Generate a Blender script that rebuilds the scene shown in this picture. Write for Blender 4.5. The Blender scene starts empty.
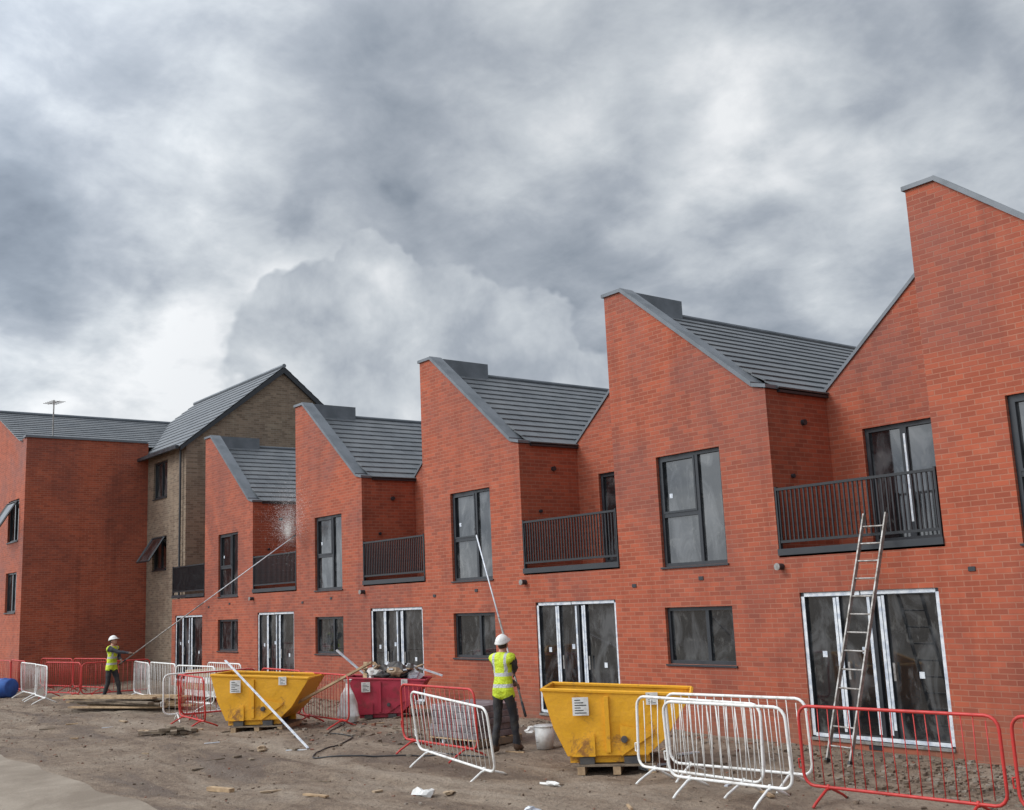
import bpy, bmesh, math, random
from mathutils import Vector, Matrix, noise
random.seed(7)
S = bpy.context.scene
S.view_settings.view_transform = 'Standard'
S.view_settings.look = 'None'
S.view_settings.exposure = 0
COL = S.collection

# ------------------------------------------------------------------ materials
def nt(name):
    m = bpy.data.materials.new(name); m.use_nodes = True
    t = m.node_tree; b = t.nodes['Principled BSDF']
    return m, t, b
def N(t, typ, **kw):
    n = t.nodes.new(typ)
    for k, v in kw.items():
        if k in n.inputs: n.inputs[k].default_value = v
        else: setattr(n, k, v)
    return n
def mixc(t, fac, a, b, mode='MIX'):
    n = t.nodes.new('ShaderNodeMix'); n.data_type = 'RGBA'; n.blend_type = mode
    for sock, v in ((0, fac), (6, a), (7, b)):
        if isinstance(v, (int, float)): n.inputs[sock].default_value = v
        elif isinstance(v, tuple): n.inputs[sock].default_value = (*v, 1) if len(v) == 3 else v
        else: t.links.new(v, n.inputs[sock])
    return n.outputs[2]
def rng(t, v, a, b, c, d, smooth=False):
    n = t.nodes.new('ShaderNodeMapRange')
    if smooth: n.interpolation_type = 'SMOOTHSTEP'
    t.links.new(v, n.inputs[0])
    for i, x in enumerate((a, b, c, d)): n.inputs[i+1].default_value = x
    return n.outputs[0]
def mth(t, op, a, b=None):
    n = t.nodes.new('ShaderNodeMath'); n.operation = op
    for i, v in enumerate((a, b)):
        if v is None: continue
        if isinstance(v, (int, float)): n.inputs[i].default_value = v
        else: t.links.new(v, n.inputs[i])
    return n.outputs[0]
def noi(t, vec, scale, detail=4, rough=.55, dist=0):
    n = N(t, 'ShaderNodeTexNoise', Scale=scale, Detail=detail, Roughness=rough, Distortion=dist)
    if vec is not None: t.links.new(vec, n.inputs['Vector'])
    return n.outputs['Fac']
def bump(t, b, h, strength, dist):
    n = N(t, 'ShaderNodeBump', Strength=strength, Distance=dist)
    t.links.new(h, n.inputs['Height']); t.links.new(n.outputs[0], b.inputs['Normal'])

def pmat(name, c1, c2=None, scale=6, rough=.6, metal=0, bmp=.0, lo=.4, hi=.65, bdist=.01):
    m, t, b = nt(name)
    c2 = c2 or tuple(x*.7 for x in c1)
    tc = N(t, 'ShaderNodeTexCoord')
    f = noi(t, tc.outputs['Object'], scale, 3, .6)
    t.links.new(mixc(t, rng(t, f, lo, hi, 0, 1), c1, c2), b.inputs['Base Color'])
    b.inputs['Metallic'].default_value = metal
    t.links.new(rng(t, f, .3, .7, max(rough-.1, .02), min(rough+.15, 1)), b.inputs['Roughness'])
    if bmp: bump(t, b, noi(t, tc.outputs['Object'], scale*6, 1), bmp, bdist)
    return m

def brickmat(name, c1, c2, mortar, wet=.6):
    m, t, b = nt(name)
    g = N(t, 'ShaderNodeNewGeometry'); sp = N(t, 'ShaderNodeSeparateXYZ')
    t.links.new(g.outputs['Position'], sp.inputs[0])
    cb = N(t, 'ShaderNodeCombineXYZ')
    t.links.new(mth(t, 'ADD', sp.outputs[0], sp.outputs[1]), cb.inputs[0])
    t.links.new(sp.outputs[2], cb.inputs[1])
    br = N(t, 'ShaderNodeTexBrick', Scale=1.0)
    br.inputs['Color1'].default_value = (*c1, 1); br.inputs['Color2'].default_value = (*c2, 1)
    br.inputs['Mortar'].default_value = (*mortar, 1)
    br.inputs['Mortar Size'].default_value = .0075; br.inputs['Mortar Smooth'].default_value = .2
    br.inputs['Brick Width'].default_value = .225; br.inputs['Row Height'].default_value = .075
    t.links.new(cb.outputs[0], br.inputs['Vector'])
    big = noi(t, g.outputs['Position'], .38, 4, .62, .5)
    mid = noi(t, g.outputs['Position'], 2.6, 3, .65)
    mp = N(t, 'ShaderNodeMapping'); mp.inputs['Scale'].default_value = (1.8, 1.8, .16)
    t.links.new(g.outputs['Position'], mp.inputs[0])
    st = noi(t, mp.outputs[0], 1.5, 3, .6)
    c = br.outputs['Color']
    # damp areas left by the wall washing
    c = mixc(t, rng(t, big, .45, .60, 0, wet), c, mixc(t, 1.0, c, (.62, .56, .56), 'MULTIPLY'))
    c = mixc(t, rng(t, st, .52, .68, 0, .5), c, mixc(t, 1.0, c, (.70, .64, .62), 'MULTIPLY'))
    c = mixc(t, rng(t, mid, .5, .75, 0, .45), c, mixc(t, 1.0, c, (1.25, 1.4, 1.45), 'MULTIPLY'))
    ft = mth(t, 'MULTIPLY', rng(t, sp.outputs[2], 0, .7, 1, 0), rng(t, mid, .3, .7, .3, 1))
    c = mixc(t, mth(t, 'MULTIPLY', ft, .6), c, (.2, .13, .09))
    t.links.new(c, b.inputs['Base Color'])
    t.links.new(rng(t, big, .42, .6, .9, .62), b.inputs['Roughness'])
    bump(t, b, mth(t, 'MULTIPLY', br.outputs['Fac'], -1.0), .5, .006)
    return m
M = {}
M['brick'] = brickmat('red_brick', (.42, .096, .046), (.285, .066, .034), (.37, .145, .09), .7)
M['brown'] = brickmat('brown_brick', (.27, .20, .14), (.16, .115, .08), (.27, .22, .17), .3)

def slatemat():
    m, t, b = nt('slate_tile')
    g = N(t, 'ShaderNodeTexCoord'); sp = N(t, 'ShaderNodeSeparateXYZ')
    t.links.new(g.outputs['Object'], sp.inputs[0])
    cb = N(t, 'ShaderNodeCombineXYZ')
    t.links.new(sp.outputs[1], cb.inputs[0]); t.links.new(sp.outputs[0], cb.inputs[1])
    br = N(t, 'ShaderNodeTexBrick', Scale=1.0)
    br.inputs['Color1'].default_value = (.135, .147, .16, 1); br.inputs['Color2'].default_value = (.095, .105, .117, 1)
    br.inputs['Mortar'].default_value = (.03, .03, .033, 1); br.inputs['Mortar Size'].default_value = .006
    br.inputs['Brick Width'].default_value = .33; br.inputs['Row Height'].default_value = .2615
    t.links.new(cb.outputs[0], br.inputs['Vector'])
    w = noi(t, g.outputs['Object'], 1.2, 3)
    t.links.new(mixc(t, rng(t, w, .4, .7, 0, .5), br.outputs['Color'], (.17, .175, .18)), b.inputs['Base Color'])
    b.inputs['Roughness'].default_value = .45
    return m
M['slate'] = slatemat()
M['coping'] = pmat('grey_metal_coping', (.15, .165, .185), (.115, .13, .145), 2, .4, .2)
M['frame'] = pmat('anthracite_frame', (.022, .026, .032), (.03, .034, .04), 3, .4)
M['black'] = pmat('black_metal', (.012, .014, .018), (.02, .022, .026), 5, .45)
M['tape'] = pmat('white_protective_tape', (.72, .75, .78), (.45, .5, .58), 9, .4, 0, .3)
M['white'] = pmat('white_paint', (.78, .78, .76), (.45, .42, .38), 9, .45, 0, .1, .52, .75)
M['redp'] = pmat('red_paint', (.52, .035, .03), (.3, .04, .03), 9, .45, 0, .1, .5, .8)
M['whiteplastic'] = pmat('white_plastic', (.75, .75, .73), (.55, .53, .5), 6, .5)
M['pink'] = pmat('red_skip_paint', (.42, .03, .06), (.2, .035, .035), 4, .5, 0, .2, .5, .75)
M['alu'] = pmat('aluminium', (.34, .33, .32), (.2, .18, .16), 12, .5, .5)
M['wood'] = pmat('timber', (.48, .34, .2), (.3, .2, .12), 8, .8, 0, .3)
M['woodold'] = pmat('weathered_timber', (.22, .17, .12), (.13, .1, .075), 8, .85, 0, .3)
M['concrete'] = pmat('rubble_grey', (.26, .22, .18), (.17, .14, .11), 9, .9, 0, .4)
M['soil'] = pmat('rubble_brown', (.19, .14, .10), (.12, .085, .062), 9, .95, 0, .4)
M['brickbit'] = pmat('rubble_brick', (.26, .11, .07), (.19, .085, .055), 9, .9, 0, .4)
M['dark'] = pmat('dark_waste', (.05, .05, .055), (.1, .09, .08), 6, .7, 0, .4)
M['card'] = pmat('cardboard', (.4, .3, .2), (.28, .2, .13), 5, .85)
M['blue'] = pmat('blue_plastic', (.02, .11, .4), (.02, .07, .28), 4, .4)
M['skinm'] = pmat('skin', (.5, .27, .19), (.42, .21, .15), 8, .5)
M['trouser'] = pmat('dark_trousers', (.018, .02, .028), (.05, .048, .045), 7, .85, 0, .4)
M['sleeve'] = pmat('dark_sleeve', (.03, .035, .045), (.05, .05, .06), 6, .85, 0, .4)
M['sleeve2'] = pmat('grey_sleeve', (.07, .075, .085), (.045, .05, .055), 6, .85, 0, .4)
M['boot'] = pmat('work_boots', (.09, .05, .03), (.05, .035, .025), 8, .7)
M['glove'] = pmat('work_gloves', (.12, .08, .06), (.35, .2, .14), 12, .7)
M['helmet'] = pmat('white_helmet', (.8, .8, .78), (.68, .67, .64), 3, .3)
M['hair'] = pmat('hair', (.03, .02, .015), (.05, .03, .02), 20, .8)
M['ink'] = pmat('black_print', (.03, .03, .03), (.05, .05, .05), 5, .7)
M['wrap'] = pmat('grey_wrap', (.13, .11, .12), (.26, .23, .24), 5, .35, 0, .4)

def yellowskip():
    m, t, b = nt('yellow_skip_paint')
    tc = N(t, 'ShaderNodeTexCoord')
    f = noi(t, tc.outputs['Object'], 3.5, 6, .72, .3); f2 = noi(t, tc.outputs['Object'], 22, 3, .7)
    sp = N(t, 'ShaderNodeSeparateXYZ'); t.links.new(tc.outputs['Object'], sp.inputs[0])
    low = rng(t, sp.outputs[2], .15, .7, .13, 0)
    fac = rng(t, mth(t, 'ADD', f, low), .60, .72, 0, .9)
    c = mixc(t, rng(t, f2, .35, .7, 0, .5), (.80, .40, .012), (.62, .28, .02))
    c = mixc(t, fac, c, mixc(t, f2, (.16, .06, .02), (.36, .16, .04)))
    t.links.new(c, b.inputs['Base Color']); b.inputs['Roughness'].default_value = .6
    bump(t, b, f2, .4, .012)
    return m
M['yellow'] = yellowskip()

def glassmat():
    m, t, b = nt('window_glass')
    g = N(t, 'ShaderNodeNewGeometry')
    mp = N(t, 'ShaderNodeMapping'); mp.inputs['Scale'].default_value = (1, 1, .45)
    t.links.new(g.outputs['Position'], mp.inputs[0])
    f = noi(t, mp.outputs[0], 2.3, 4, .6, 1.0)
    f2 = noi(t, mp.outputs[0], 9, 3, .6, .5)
    c = mixc(t, rng(t, f, .46, .64, 0, .75), (.010, .012, .014), (.10, .105, .11))  # pale patches painted into the colour as reflections, plus curtain and plastic-film tone
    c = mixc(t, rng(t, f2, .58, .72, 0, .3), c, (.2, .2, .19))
    t.links.new(c, b.inputs['Base Color']); b.inputs['Roughness'].default_value = .04
    b.inputs['IOR'].default_value = 1.85
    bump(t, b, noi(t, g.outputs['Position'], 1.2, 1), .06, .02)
    return m
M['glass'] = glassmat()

def vestmat():
    m, t, b = nt('hi_vis_vest')
    tc = N(t, 'ShaderNodeTexCoord'); sp = N(t, 'ShaderNodeSeparateXYZ'); t.links.new(tc.outputs['Object'], sp.inputs[0])
    z = sp.outputs[2]; x = mth(t, 'ABSOLUTE', sp.outputs[0])
    def band(v, c, w):
        return mth(t, 'LESS_THAN', mth(t, 'ABSOLUTE', mth(t, 'SUBTRACT', v, c)), w)
    bs = mth(t, 'MAXIMUM', band(z, 1.02, .027), band(z, 1.19, .027))
    vs = mth(t, 'MULTIPLY', band(x, .105, .022), mth(t, 'GREATER_THAN', z, 1.19))
    k = mth(t, 'MAXIMUM', bs, vs)
    f = noi(t, tc.outputs['Object'], 7, 5)
    c = mixc(t, rng(t, f, .4, .7, 0, .7), (.62, .76, .03), (.36, .47, .03))
    c = mixc(t, k, c, (.5, .52, .53))
    t.links.new(c, b.inputs['Base Color']); b.inputs['Roughness'].default_value = .6
    bump(t, b, noi(t, tc.outputs['Object'], 12, 3, .6, 1.0), .8, .04)
    return m
M['vest'] = vestmat()

def groundmat():
    m, t, b = nt('bare_earth')
    g = N(t, 'ShaderNodeNewGeometry'); P = g.outputs['Position']
    mp = N(t, 'ShaderNodeMapping'); mp.inputs['Scale'].default_value = (.45, 1.5, 1)   # dragged along the site track
    t.links.new(P, mp.inputs[0])
    a = noi(t, mp.outputs[0], .5, 5, .65, .6); f = noi(t, P, 2.4, 5, .72, .3); h = noi(t, P, 16, 4, .78)
    c = mixc(t, rng(t, f, .36, .62, 0, 1), (.145, .10, .068), (.255, .19, .135))
    c = mixc(t, rng(t, a, .47, .62, 0, .75), c, (.33, .27, .21))
    c = mixc(t, rng(t, a, .47, .40, 0, .7), c, (.10, .068, .047))
    c = mixc(t, rng(t, h, .5, .7, 0, .6), c, (.075, .053, .038))
    c = mixc(t, rng(t, h, .40, .3, 0, .5), c, (.40, .34, .27))
    t.links.new(c, b.inputs['Base Color'])
    t.links.new(rng(t, a, .38, .5, .6, .95), b.inputs['Roughness'])
    hh = mth(t, 'ADD', mth(t, 'MULTIPLY', f, .7), mth(t, 'MULTIPLY', h, .5))
    bump(t, b, hh, 1.0, .09)
    return m
M['ground'] = groundmat()
def roadmat():
    m, t, b = nt('muddy_concrete_road')
    g = N(t, 'ShaderNodeNewGeometry'); P = g.outputs['Position']
    a = noi(t, P, .7, 5, .65, .4); h = noi(t, P, 30, 3, .7)
    c = mixc(t, rng(t, a, .38, .62, 0, 1), (.31, .26, .205), (.20, .16, .12))
    c = mixc(t, rng(t, h, .5, .72, 0, .5), c, (.14, .115, .09))
    t.links.new(c, b.inputs['Base Color']); b.inputs['Roughness'].default_value = .9
    bump(t, b, h, .5, .01)
    return m
M['road'] = roadmat()

# ------------------------------------------------------------------ mesh builder
class MB:
    def __init__(s): s.v = []; s.f = []; s.m = []; s.mats = []
    def mi(s, k):
        if k not in s.mats: s.mats.append(k)
        return s.mats.index(k)
    def poly(s, pts, k):
        n = len(s.v); s.v += [tuple(p) for p in pts]; s.f.append(tuple(range(n, n+len(pts)))); s.m.append(s.mi(k))
    def box(s, a, b, k, R=None):
        x0, y0, z0 = a; x1, y1, z1 = b
        P = [(x0,y0,z0),(x1,y0,z0),(x1,y1,z0),(x0,y1,z0),(x0,y0,z1),(x1,y0,z1),(x1,y1,z1),(x0,y1,z1)]
        if R is not None: P = [tuple(R @ Vector(p)) for p in P]
        n = len(s.v); s.v += P
        for q in ((0,3,2,1),(4,5,6,7),(0,1,5,4),(1,2,6,5),(2,3,7,6),(3,0,4,7)):
            s.f.append(tuple(n+i for i in q)); s.m.append(s.mi(k))
    def prism(s, pts0, pts1, k):
        n = len(s.v); c = len(pts0); s.v += [tuple(p) for p in pts0] + [tuple(p) for p in pts1]
        s.f.append(tuple(range(n, n+c))[::-1]); s.f.append(tuple(range(n+c, n+2*c)))
        for i in range(c):
            j = (i+1) % c; s.f.append((n+i, n+j, n+c+j, n+c+i))
        s.m += [s.mi(k)]*(c+2)
    def tube(s, pts, r, k, n=8, closed=False):
        pts = [Vector(p) for p in pts]; c = len(pts); base = len(s.v)
        rr = r if isinstance(r, (list, tuple)) else [r]*c
        prev = None
        for i, p in enumerate(pts):
            if closed: d = (pts[(i+1) % c]-pts[i-1])
            else: d = pts[min(i+1, c-1)]-pts[max(i-1, 0)]
            d.normalize()
            ref = prev if prev is not None else (Vector((0,0,1)) if abs(d.z) < .9 else Vector((1,0,0)))
            a = (ref - d*ref.dot(d)).normalized(); prev = a; bb = d.cross(a)
            for j in range(n):
                an = 2*math.pi*j/n; s.v.append(tuple(p + (a*math.cos(an)+bb*math.sin(an))*rr[i]))
        seg = c if closed else c-1
        for i in range(seg):
            for j in range(n):
                a0 = base+i*n+j; a1 = base+i*n+(j+1) % n; i2 = (i+1) % c
                s.f.append((a0, a1, base+i2*n+(j+1) % n, base+i2*n+j)); s.m.append(s.mi(k))
        if not closed:
            s.f.append(tuple(base+j for j in range(n))[::-1]); s.f.append(tuple(base+(c-1)*n+j for j in range(n))); s.m += [s.mi(k)]*2
    def blob(s, c, r, k, amp=.3, seed=0, sub=1):
        bm = bmesh.new(); bmesh.ops.create_icosphere(bm, subdivisions=sub, radius=1)
        n = len(s.v)
        for v in bm.verts:
            d = 1+amp*noise.noise(v.co*1.3+Vector((seed*3.1, seed*1.7, seed)))*2
            s.v.append((c[0]+v.co.x*r[0]*d, c[1]+v.co.y*r[1]*d, c[2]+v.co.z*r[2]*d))
        for f in bm.faces:
            s.f.append(tuple(n+v.index for v in f.verts)); s.m.append(s.mi(k))
        bm.free()
    def obj(s, name, parent=None, smooth=False, bevel=0, solid=0):
        me = bpy.data.meshes.new(name); me.from_pydata(s.v, [], s.f)
        for k in s.mats: me.materials.append(M[k])
        me.polygons.foreach_set('material_index', s.m)
        if smooth: me.polygons.foreach_set('use_smooth', [True]*len(s.f))
        me.validate(); me.update()
        o = bpy.data.objects.new(name, me); COL.objects.link(o)
        if parent: o.parent = parent
        if solid:
            md = o.modifiers.new('s', 'SOLIDIFY'); md.thickness = solid; md.offset = 0
        if bevel:
            md = o.modifiers.new('b', 'BEVEL'); md.width = bevel; md.segments = 2; md.limit_method = 'ANGLE'
        return o
def empty(name, loc=(0,0,0), rot=0):
    e = bpy.data.objects.new(name, None); e.location = loc; e.rotation_euler = (0, 0, rot); e.empty_display_size = .2
    COL.objects.link(e); return e

def wall_y(mb, x0, x1, z0, z1, y, holes, k, d=.11, inner=1):
    xs = sorted({x0, x1, *[h[0] for h in holes], *[h[1] for h in holes]})
    zs = sorted({z0, z1, *[h[2] for h in holes], *[h[3] for h in holes]})
    for i in range(len(xs)-1):
        for j in range(len(zs)-1):
            cx = (xs[i]+xs[i+1])/2; cz = (zs[j]+zs[j+1])/2
            if any(h[0] < cx < h[1] and h[2] < cz < h[3] for h in holes): continue
            mb.poly([(xs[i],y,zs[j]),(xs[i+1],y,zs[j]),(xs[i+1],y,zs[j+1]),(xs[i],y,zs[j+1])], k)
    for a, b, c, e in holes:
        mb.poly([(a,y,c),(a,y,e),(a,y+d,e),(a,y+d,c)], k)
        mb.poly([(b,y,c),(b,y+d,c),(b,y+d,e),(b,y,e)], k)
        mb.poly([(a,y,e),(b,y,e),(b,y+d,e),(a,y+d,e)], k)
        mb.poly([(a,y,c),(a,y+d,c),(b,y+d,c),(b,y,c)], k)

def window(mb, gl, x0, x1, z0, z1, y, style, fw=.06):
    e = .002
    x0 += e; x1 -= e; z0 += e; z1 -= e
    yb = y+.07
    mb.box((x0,y,z0),(x0+fw,yb,z1),'frame'); mb.box((x1-fw,y,z0),(x1,yb,z1),'frame')
    mb.box((x0+fw,y,z1-fw),(x1-fw,yb,z1),'frame'); mb.box((x0+fw,y,z0),(x1-fw,yb,z0+fw),'frame')
    W = x1-x0
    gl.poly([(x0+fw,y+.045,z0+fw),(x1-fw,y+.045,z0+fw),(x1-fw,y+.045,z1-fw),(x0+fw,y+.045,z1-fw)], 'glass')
    if style == 'tall':
        xm = x0+W*.6
        mb.box((xm-.035,y+.003,z0+fw),(xm+.035,yb,z1-fw),'frame')
        zm = z0+(z1-z0)*.46
        mb.box((x0+fw,y+.004,zm-.035),(xm-.035,yb,zm+.035),'frame')
        mb.box((x0+fw,y-.008,zm+.035),(x0+fw+.035,y+.04,z1-fw),'frame'); mb.box((xm-.07,y-.008,zm+.035),(xm-.035,y+.04,z1-fw),'frame')
        mb.box((x0+fw+.035,y-.008,z1-fw-.035),(xm-.07,y+.04,z1-fw),'frame'); mb.box((x0+fw+.035,y-.008,zm+.035),(xm-.07,y+.04,zm+.07),'frame')
        gl.box((x0+fw+.12,y+.041,zm+.3),(x0+fw+.19,y+.044,zm+.38),'tape')
    elif style == 'wide':
        xm = x0+W*.6
        mb.box((xm-.035,y+.003,z0+fw),(xm+.035,yb,z1-fw),'frame')
    elif style == 'one':
        xm = x0+W*.5
        mb.box((xm-.03,y+.003,z0+fw),(xm+.03,yb,z1-fw),'frame')
    elif style in ('patio', 'balc'):
        rnd = random.Random(int(abs(x0*10)))
        ms = [.27, .52, .60] if style == 'patio' else [.5]
        for qi, q in enumerate(ms):
            xm = x0+W*q
            mb.box((xm-.055,y+.003,z0+fw),(xm+.055,yb,z1-fw),'frame')
            if style == 'patio':
                mb.box((xm-.05,y-.004,z0+fw+.03),(xm-.004,y+.002,z1-fw-.02),'tape')
                if qi != 1: mb.box((xm+.008,y-.004,z0+fw+.1),(xm+.052,y+.002,z1-fw-.01),'tape')
            else:
                mb.box((xm+.0,y-.004,z0+.3),(xm+.035,y+.002,z1-fw-.1),'tape')
        if style == 'patio':
            f = .058
            mb.box((x0+.004,y-.004,z0+.02),(x0+.004+f,y-.0005,z1-.06),'tape'); mb.box((x1-f-.004,y-.004,z0+.02),(x1-.004,y-.0005,z1-.05),'tape')
            mb.box((x0+.06,y-.004,z1-.062),(x0+W*.45,y-.0005,z1-.006),'tape'); mb.box((x0+W*.46,y-.005,z1-.058),(x1-.06,y-.0005,z1-.004),'tape')
            mb.box((x0+.06,y-.004,z0+.006),(x1-.06,y-.0005,z0+.06),'tape')
            for q in (.32, .64):
                xm = x0+W*q; mb.box((xm,y-.012,z0+.85),(xm+.035,y-.006,z0+1.1),'alu')
            for q in (.12, .42, .8):
                xm = x0+W*q; zz = z0+rnd.uniform(.8, 1.3)
                gl.box((xm,y+.041,zz),(xm+.08,y+.044,zz+.09),'tape')
        else:
            mb.box((x1-.055,y-.004,z0+.05),(x1-.01,y-.0005,z1-.02),'tape')

# ------------------------------------------------------------------ roof courses
def tiles(mb, xr, zr, xe, ze, y0, y1, k='slate', n=13):
    dx = (xe-xr)/n; dz = (ze-zr)/n
    ln = math.hypot(xe-xr, ze-zr); nx = -(ze-zr)/ln; nz = (xe-xr)/ln
    if nz < 0: nx, nz = -nx, -nz
    for i in range(n):
        ax, az = xr+dx*i, zr+dz*i
        bx, bz = xr+dx*(i+1.02), zr+dz*(i+1.02)
        u = .005; l = .03
        p = [(ax+nx*u, az+nz*u), (bx+nx*l, bz+nz*l), (bx, bz), (ax-nx*.02, az-nz*.02)]
        mb.prism([(q[0], y0, q[1]) for q in p], [(q[0], y1, q[1]) for q in p], k)

def strip_x(mb, a, b, y0, y1, th, k):
    mb.prism([(a[0],y0,a[1]),(b[0],y0,b[1]),(b[0],y0,b[1]+th),(a[0],y0,a[1]+th)],
             [(a[0],y1,a[1]),(b[0],y1,b[1]),(b[0],y1,b[1]+th),(a[0],y1,a[1]+th)], k)

Y0 = 13.75
hp = {}
def build_house_parts(parent):
    w = MB(); fr = MB(); gl = MB(); rf = MB(); cp = MB(); rl = MB(); sv = MB()
    UW = (1.08, 2.55, 2.77, 4.70); LW = (1.06, 2.57, 1.13, 2.08); PD = (-2.48, -.17, .13, 2.25); BD = (-2.16, -.78, 2.97, 4.84)
    wall_y(w, 0, 3.6, -.3, 5.35, 0, [UW, LW], 'brick')
    wall_y(w, -2.8, 0, -.3, 2.80, 0, [PD], 'brick')
    w.poly([(0,0,5.35),(3.6,0,5.35),(3.6,0,5.5),(3.35,0,5.57),(.45,0,7.9),(0,0,7.9)], 'brick')
    w.poly([(3.6,0,-.3),(3.6,8.25,-.3),(3.6,8.25,5.5),(3.6,0,5.5)], 'brick')
    w.poly([(0,1.6,2.8),(0,0,2.8),(0,0,7.9),(0,1.6,7.9)], 'brick')
    wall_y(w, -2.8, 0, 2.8, 5.2, 1.6, [BD], 'brick')
    w.poly([(-2.8,1.6,5.2),(0,1.6,5.2),(0,1.6,7.85),(-2.8,1.6,5.55)], 'brick')
    w.poly([(3.6,8.25,-.3),(-2.8,8.25,-.3),(-2.8,8.25,5.45),(.3,8.25,7.6),(3.6,8.25,5.45)], 'brick')
    w.poly([(3.35,.25,5.5),(0.45,.25,7.8),(0,.25,7.8),(0,.25,5.5)], 'brick')
    window(fr, gl, *UW, .06, 'tall'); window(fr, gl, *LW, .06, 'wide'); window(fr, gl, *PD, .03, 'patio', .07); window(fr, gl, *BD, 1.66, 'balc', .07)
    for a in (UW, LW):
        fr.box((a[0]-.03,-.03,a[2]-.03),(a[1]+.03,.06,a[2]-.002),'frame')
    fr.box((PD[0],-.03,PD[2]-.04),(PD[1],.03,PD[2]),'alu')
    tiles(rf, .3, 7.66, 3.66, 5.52, .26, 8.3)
    tiles(rf, .3, 7.66, -2.86, 5.47, 1.82, 8.3)
    rf.tube([(.3,1.6,7.69),(.3,8.3,7.69)], .05, 'coping', 8)
    strip_x(cp, (-.04,7.90), (.47,7.90), -.04, .3, .065, 'coping')
    strip_x(cp, (.47,7.89), (3.35,5.57), -.042, .3, .085, 'coping')
    strip_x(cp, (3.35,5.57), (3.64,5.505), -.04, .3, .06, 'coping')
    strip_x(cp, (-2.8,5.55), (-.002,7.85), 1.57, 1.86, .07, 'coping')
    cp.box((-.04,.302,7.6),(.42,1.7,7.965),'coping')
    cp.box((3.602,.3,5.46),(3.66,1.6,5.50),'frame')
    rl.box((-2.797,-.03,2.83),(-.003,1.597,2.93),'frame')
    rl.box((-2.76,-.005,3.84),(-.04,.045,3.88),'black'); rl.box((-2.76,.0,3.02),(-.04,.04,3.06),'black')
    x = -2.74
    while x < -.04:
        rl.box((x,.01,3.06),(x+.022,.032,3.84),'black'); x += .08
    for x in (-2.78, -.05):
        rl.box((x,-.008,2.93),(x+.03,.05,3.9),'black')
    sv.tube([(3.64,.04,2.66),(3.64,-.12,2.66)], .05, 'frame', 12); sv.tube([(3.64,-.12,2.66),(3.64,-.135,2.66)], .056, 'alu', 12)
    for p in ((1.9,2.52),(.3,2.45)):
        sv.box((p[0],-.015,p[1]),(p[0]+.1,-.002,p[1]+.06),'frame')
    sv.tube([(3.6,.9,5.0),(3.66,.9,5.0)], .05, 'frame', 12)
    sv.tube([(3.6,.5,4.1),(3.65,.5,4.1)], .035, 'frame', 12)
    sv.box((-1.5,-.012,.02),(-1.28,-.002,.09),'frame')
    for nm, b in (('walls',w),('window_frames',fr),('glazing',gl),('roof',rf),('coping',cp),('balcony',rl),('vents',sv)):
        hp[nm] = b.obj(nm, parent)
first = True
for L in (-8.0, -14.4, -20.8, -27.2, -33.6, -1.6):
    e = empty('terraced_house', (L, Y0, 0))
    if first: build_house_parts(e); first = False
    else:
        for nm, o in list(hp.items()):
            c = bpy.data.objects.new(nm, o.data); COL.objects.link(c); c.parent = e

# ------------------------------------------------------------------ apartment block
ab = empty('apartment_block', (-36.42, 14.2, 0))
def rel(o, off): 
    o.location = tuple(-x for x in off)
OFF = (-36.42, 14.2, 0)
w = MB(); fr = MB(); gl = MB(); rf = MB()
xa, xb = -45.0, -36.42
W1 = [(-39.6,-38.2,6.5,7.85), (-39.6,-38.2,3.9,5.1)]
wall_y(w, -40.2, xb, -.3, 8.2, 14.2, W1, 'brown')
w.poly([(xb,14.2,-.3),(xb,21.6,-.3),(xb,21.6,8.2),(xb,17.9,11.2),(xb,14.2,8.2)], 'brown')
w.poly([(xb,21.6,-.3),(xa,21.6,-.3),(xa,21.6,8.2),(xb,21.6,8.2)], 'brown')
W2 = [(-42.4,-40.9,5.1,6.6), (-42.4,-40.9,2.6,4.0), (-46.5,-45,5.1,6.6), (-46.5,-45,2.6,4.0)]
wall_y(w, -49, -40.2, -.3, 8.7, 9.86, W2, 'brick')
w.poly([(-40.2,9.86,-.3),(-40.2,14.2,-.3),(-40.2,14.2,8.7),(-40.2,9.86,8.7)], 'brick')
w.poly([(-49,9.86,-.3),(-49,9.86,8.7),(-49,21.6,8.7),(-49,21.6,-.3)], 'brick')
w.poly([(-49,9.86,8.6),(-40.2,9.86,8.6),(-40.2,14.2,8.6),(-49,14.2,8.6)], 'coping')
for a in W1: window(fr, gl, *a, 14.27, 'one'); fr.box((a[0],14.16,a[2]-.04),(a[1],14.26,a[2]-.002),'frame')
for a in W2: window(fr, gl, *a, 9.93, 'one'); fr.box((a[0],9.82,a[2]-.04),(a[1],9.92,a[2]-.002),'frame')
def sash(x0, x1, zt, zb, y, out):
    p = [(x0,y,zt),(x1,y,zt),(x1,y-out,zb),(x0,y-out,zb)]
    for i in range(4): fr.tube([p[i], p[(i+1) % 4]], .035, 'frame', 4)
    gl.poly(p[::-1], 'glass')
sash(-39.5,-38.3,5.05,4.2,14.15,.55)
sash(-42.3,-41.0,6.5,5.5,9.8,.6)
def tiles_y(mb, yr, zr, ye, ze, x0, x1, n=14):
    dy = (ye-yr)/n; dz = (ze-zr)/n; ln = math.hypot(dy*n, dz*n); ny = -(dz*n)/ln; nz = (dy*n)/ln
    if nz < 0: ny, nz = -ny, -nz
    for i in range(n):
        ay, az = yr+dy*i, zr+dz*i; by, bz = yr+dy*(i+1.02), zr+dz*(i+1.02)
        p = [(ay+ny*.005, az+nz*.005), (by+ny*.03, bz+nz*.03), (by, bz), (ay-ny*.02, az-nz*.02)]
        mb.prism([(x0,q[0],q[1]) for q in p], [(x1,q[0],q[1]) for q in p], 'slate')
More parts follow.
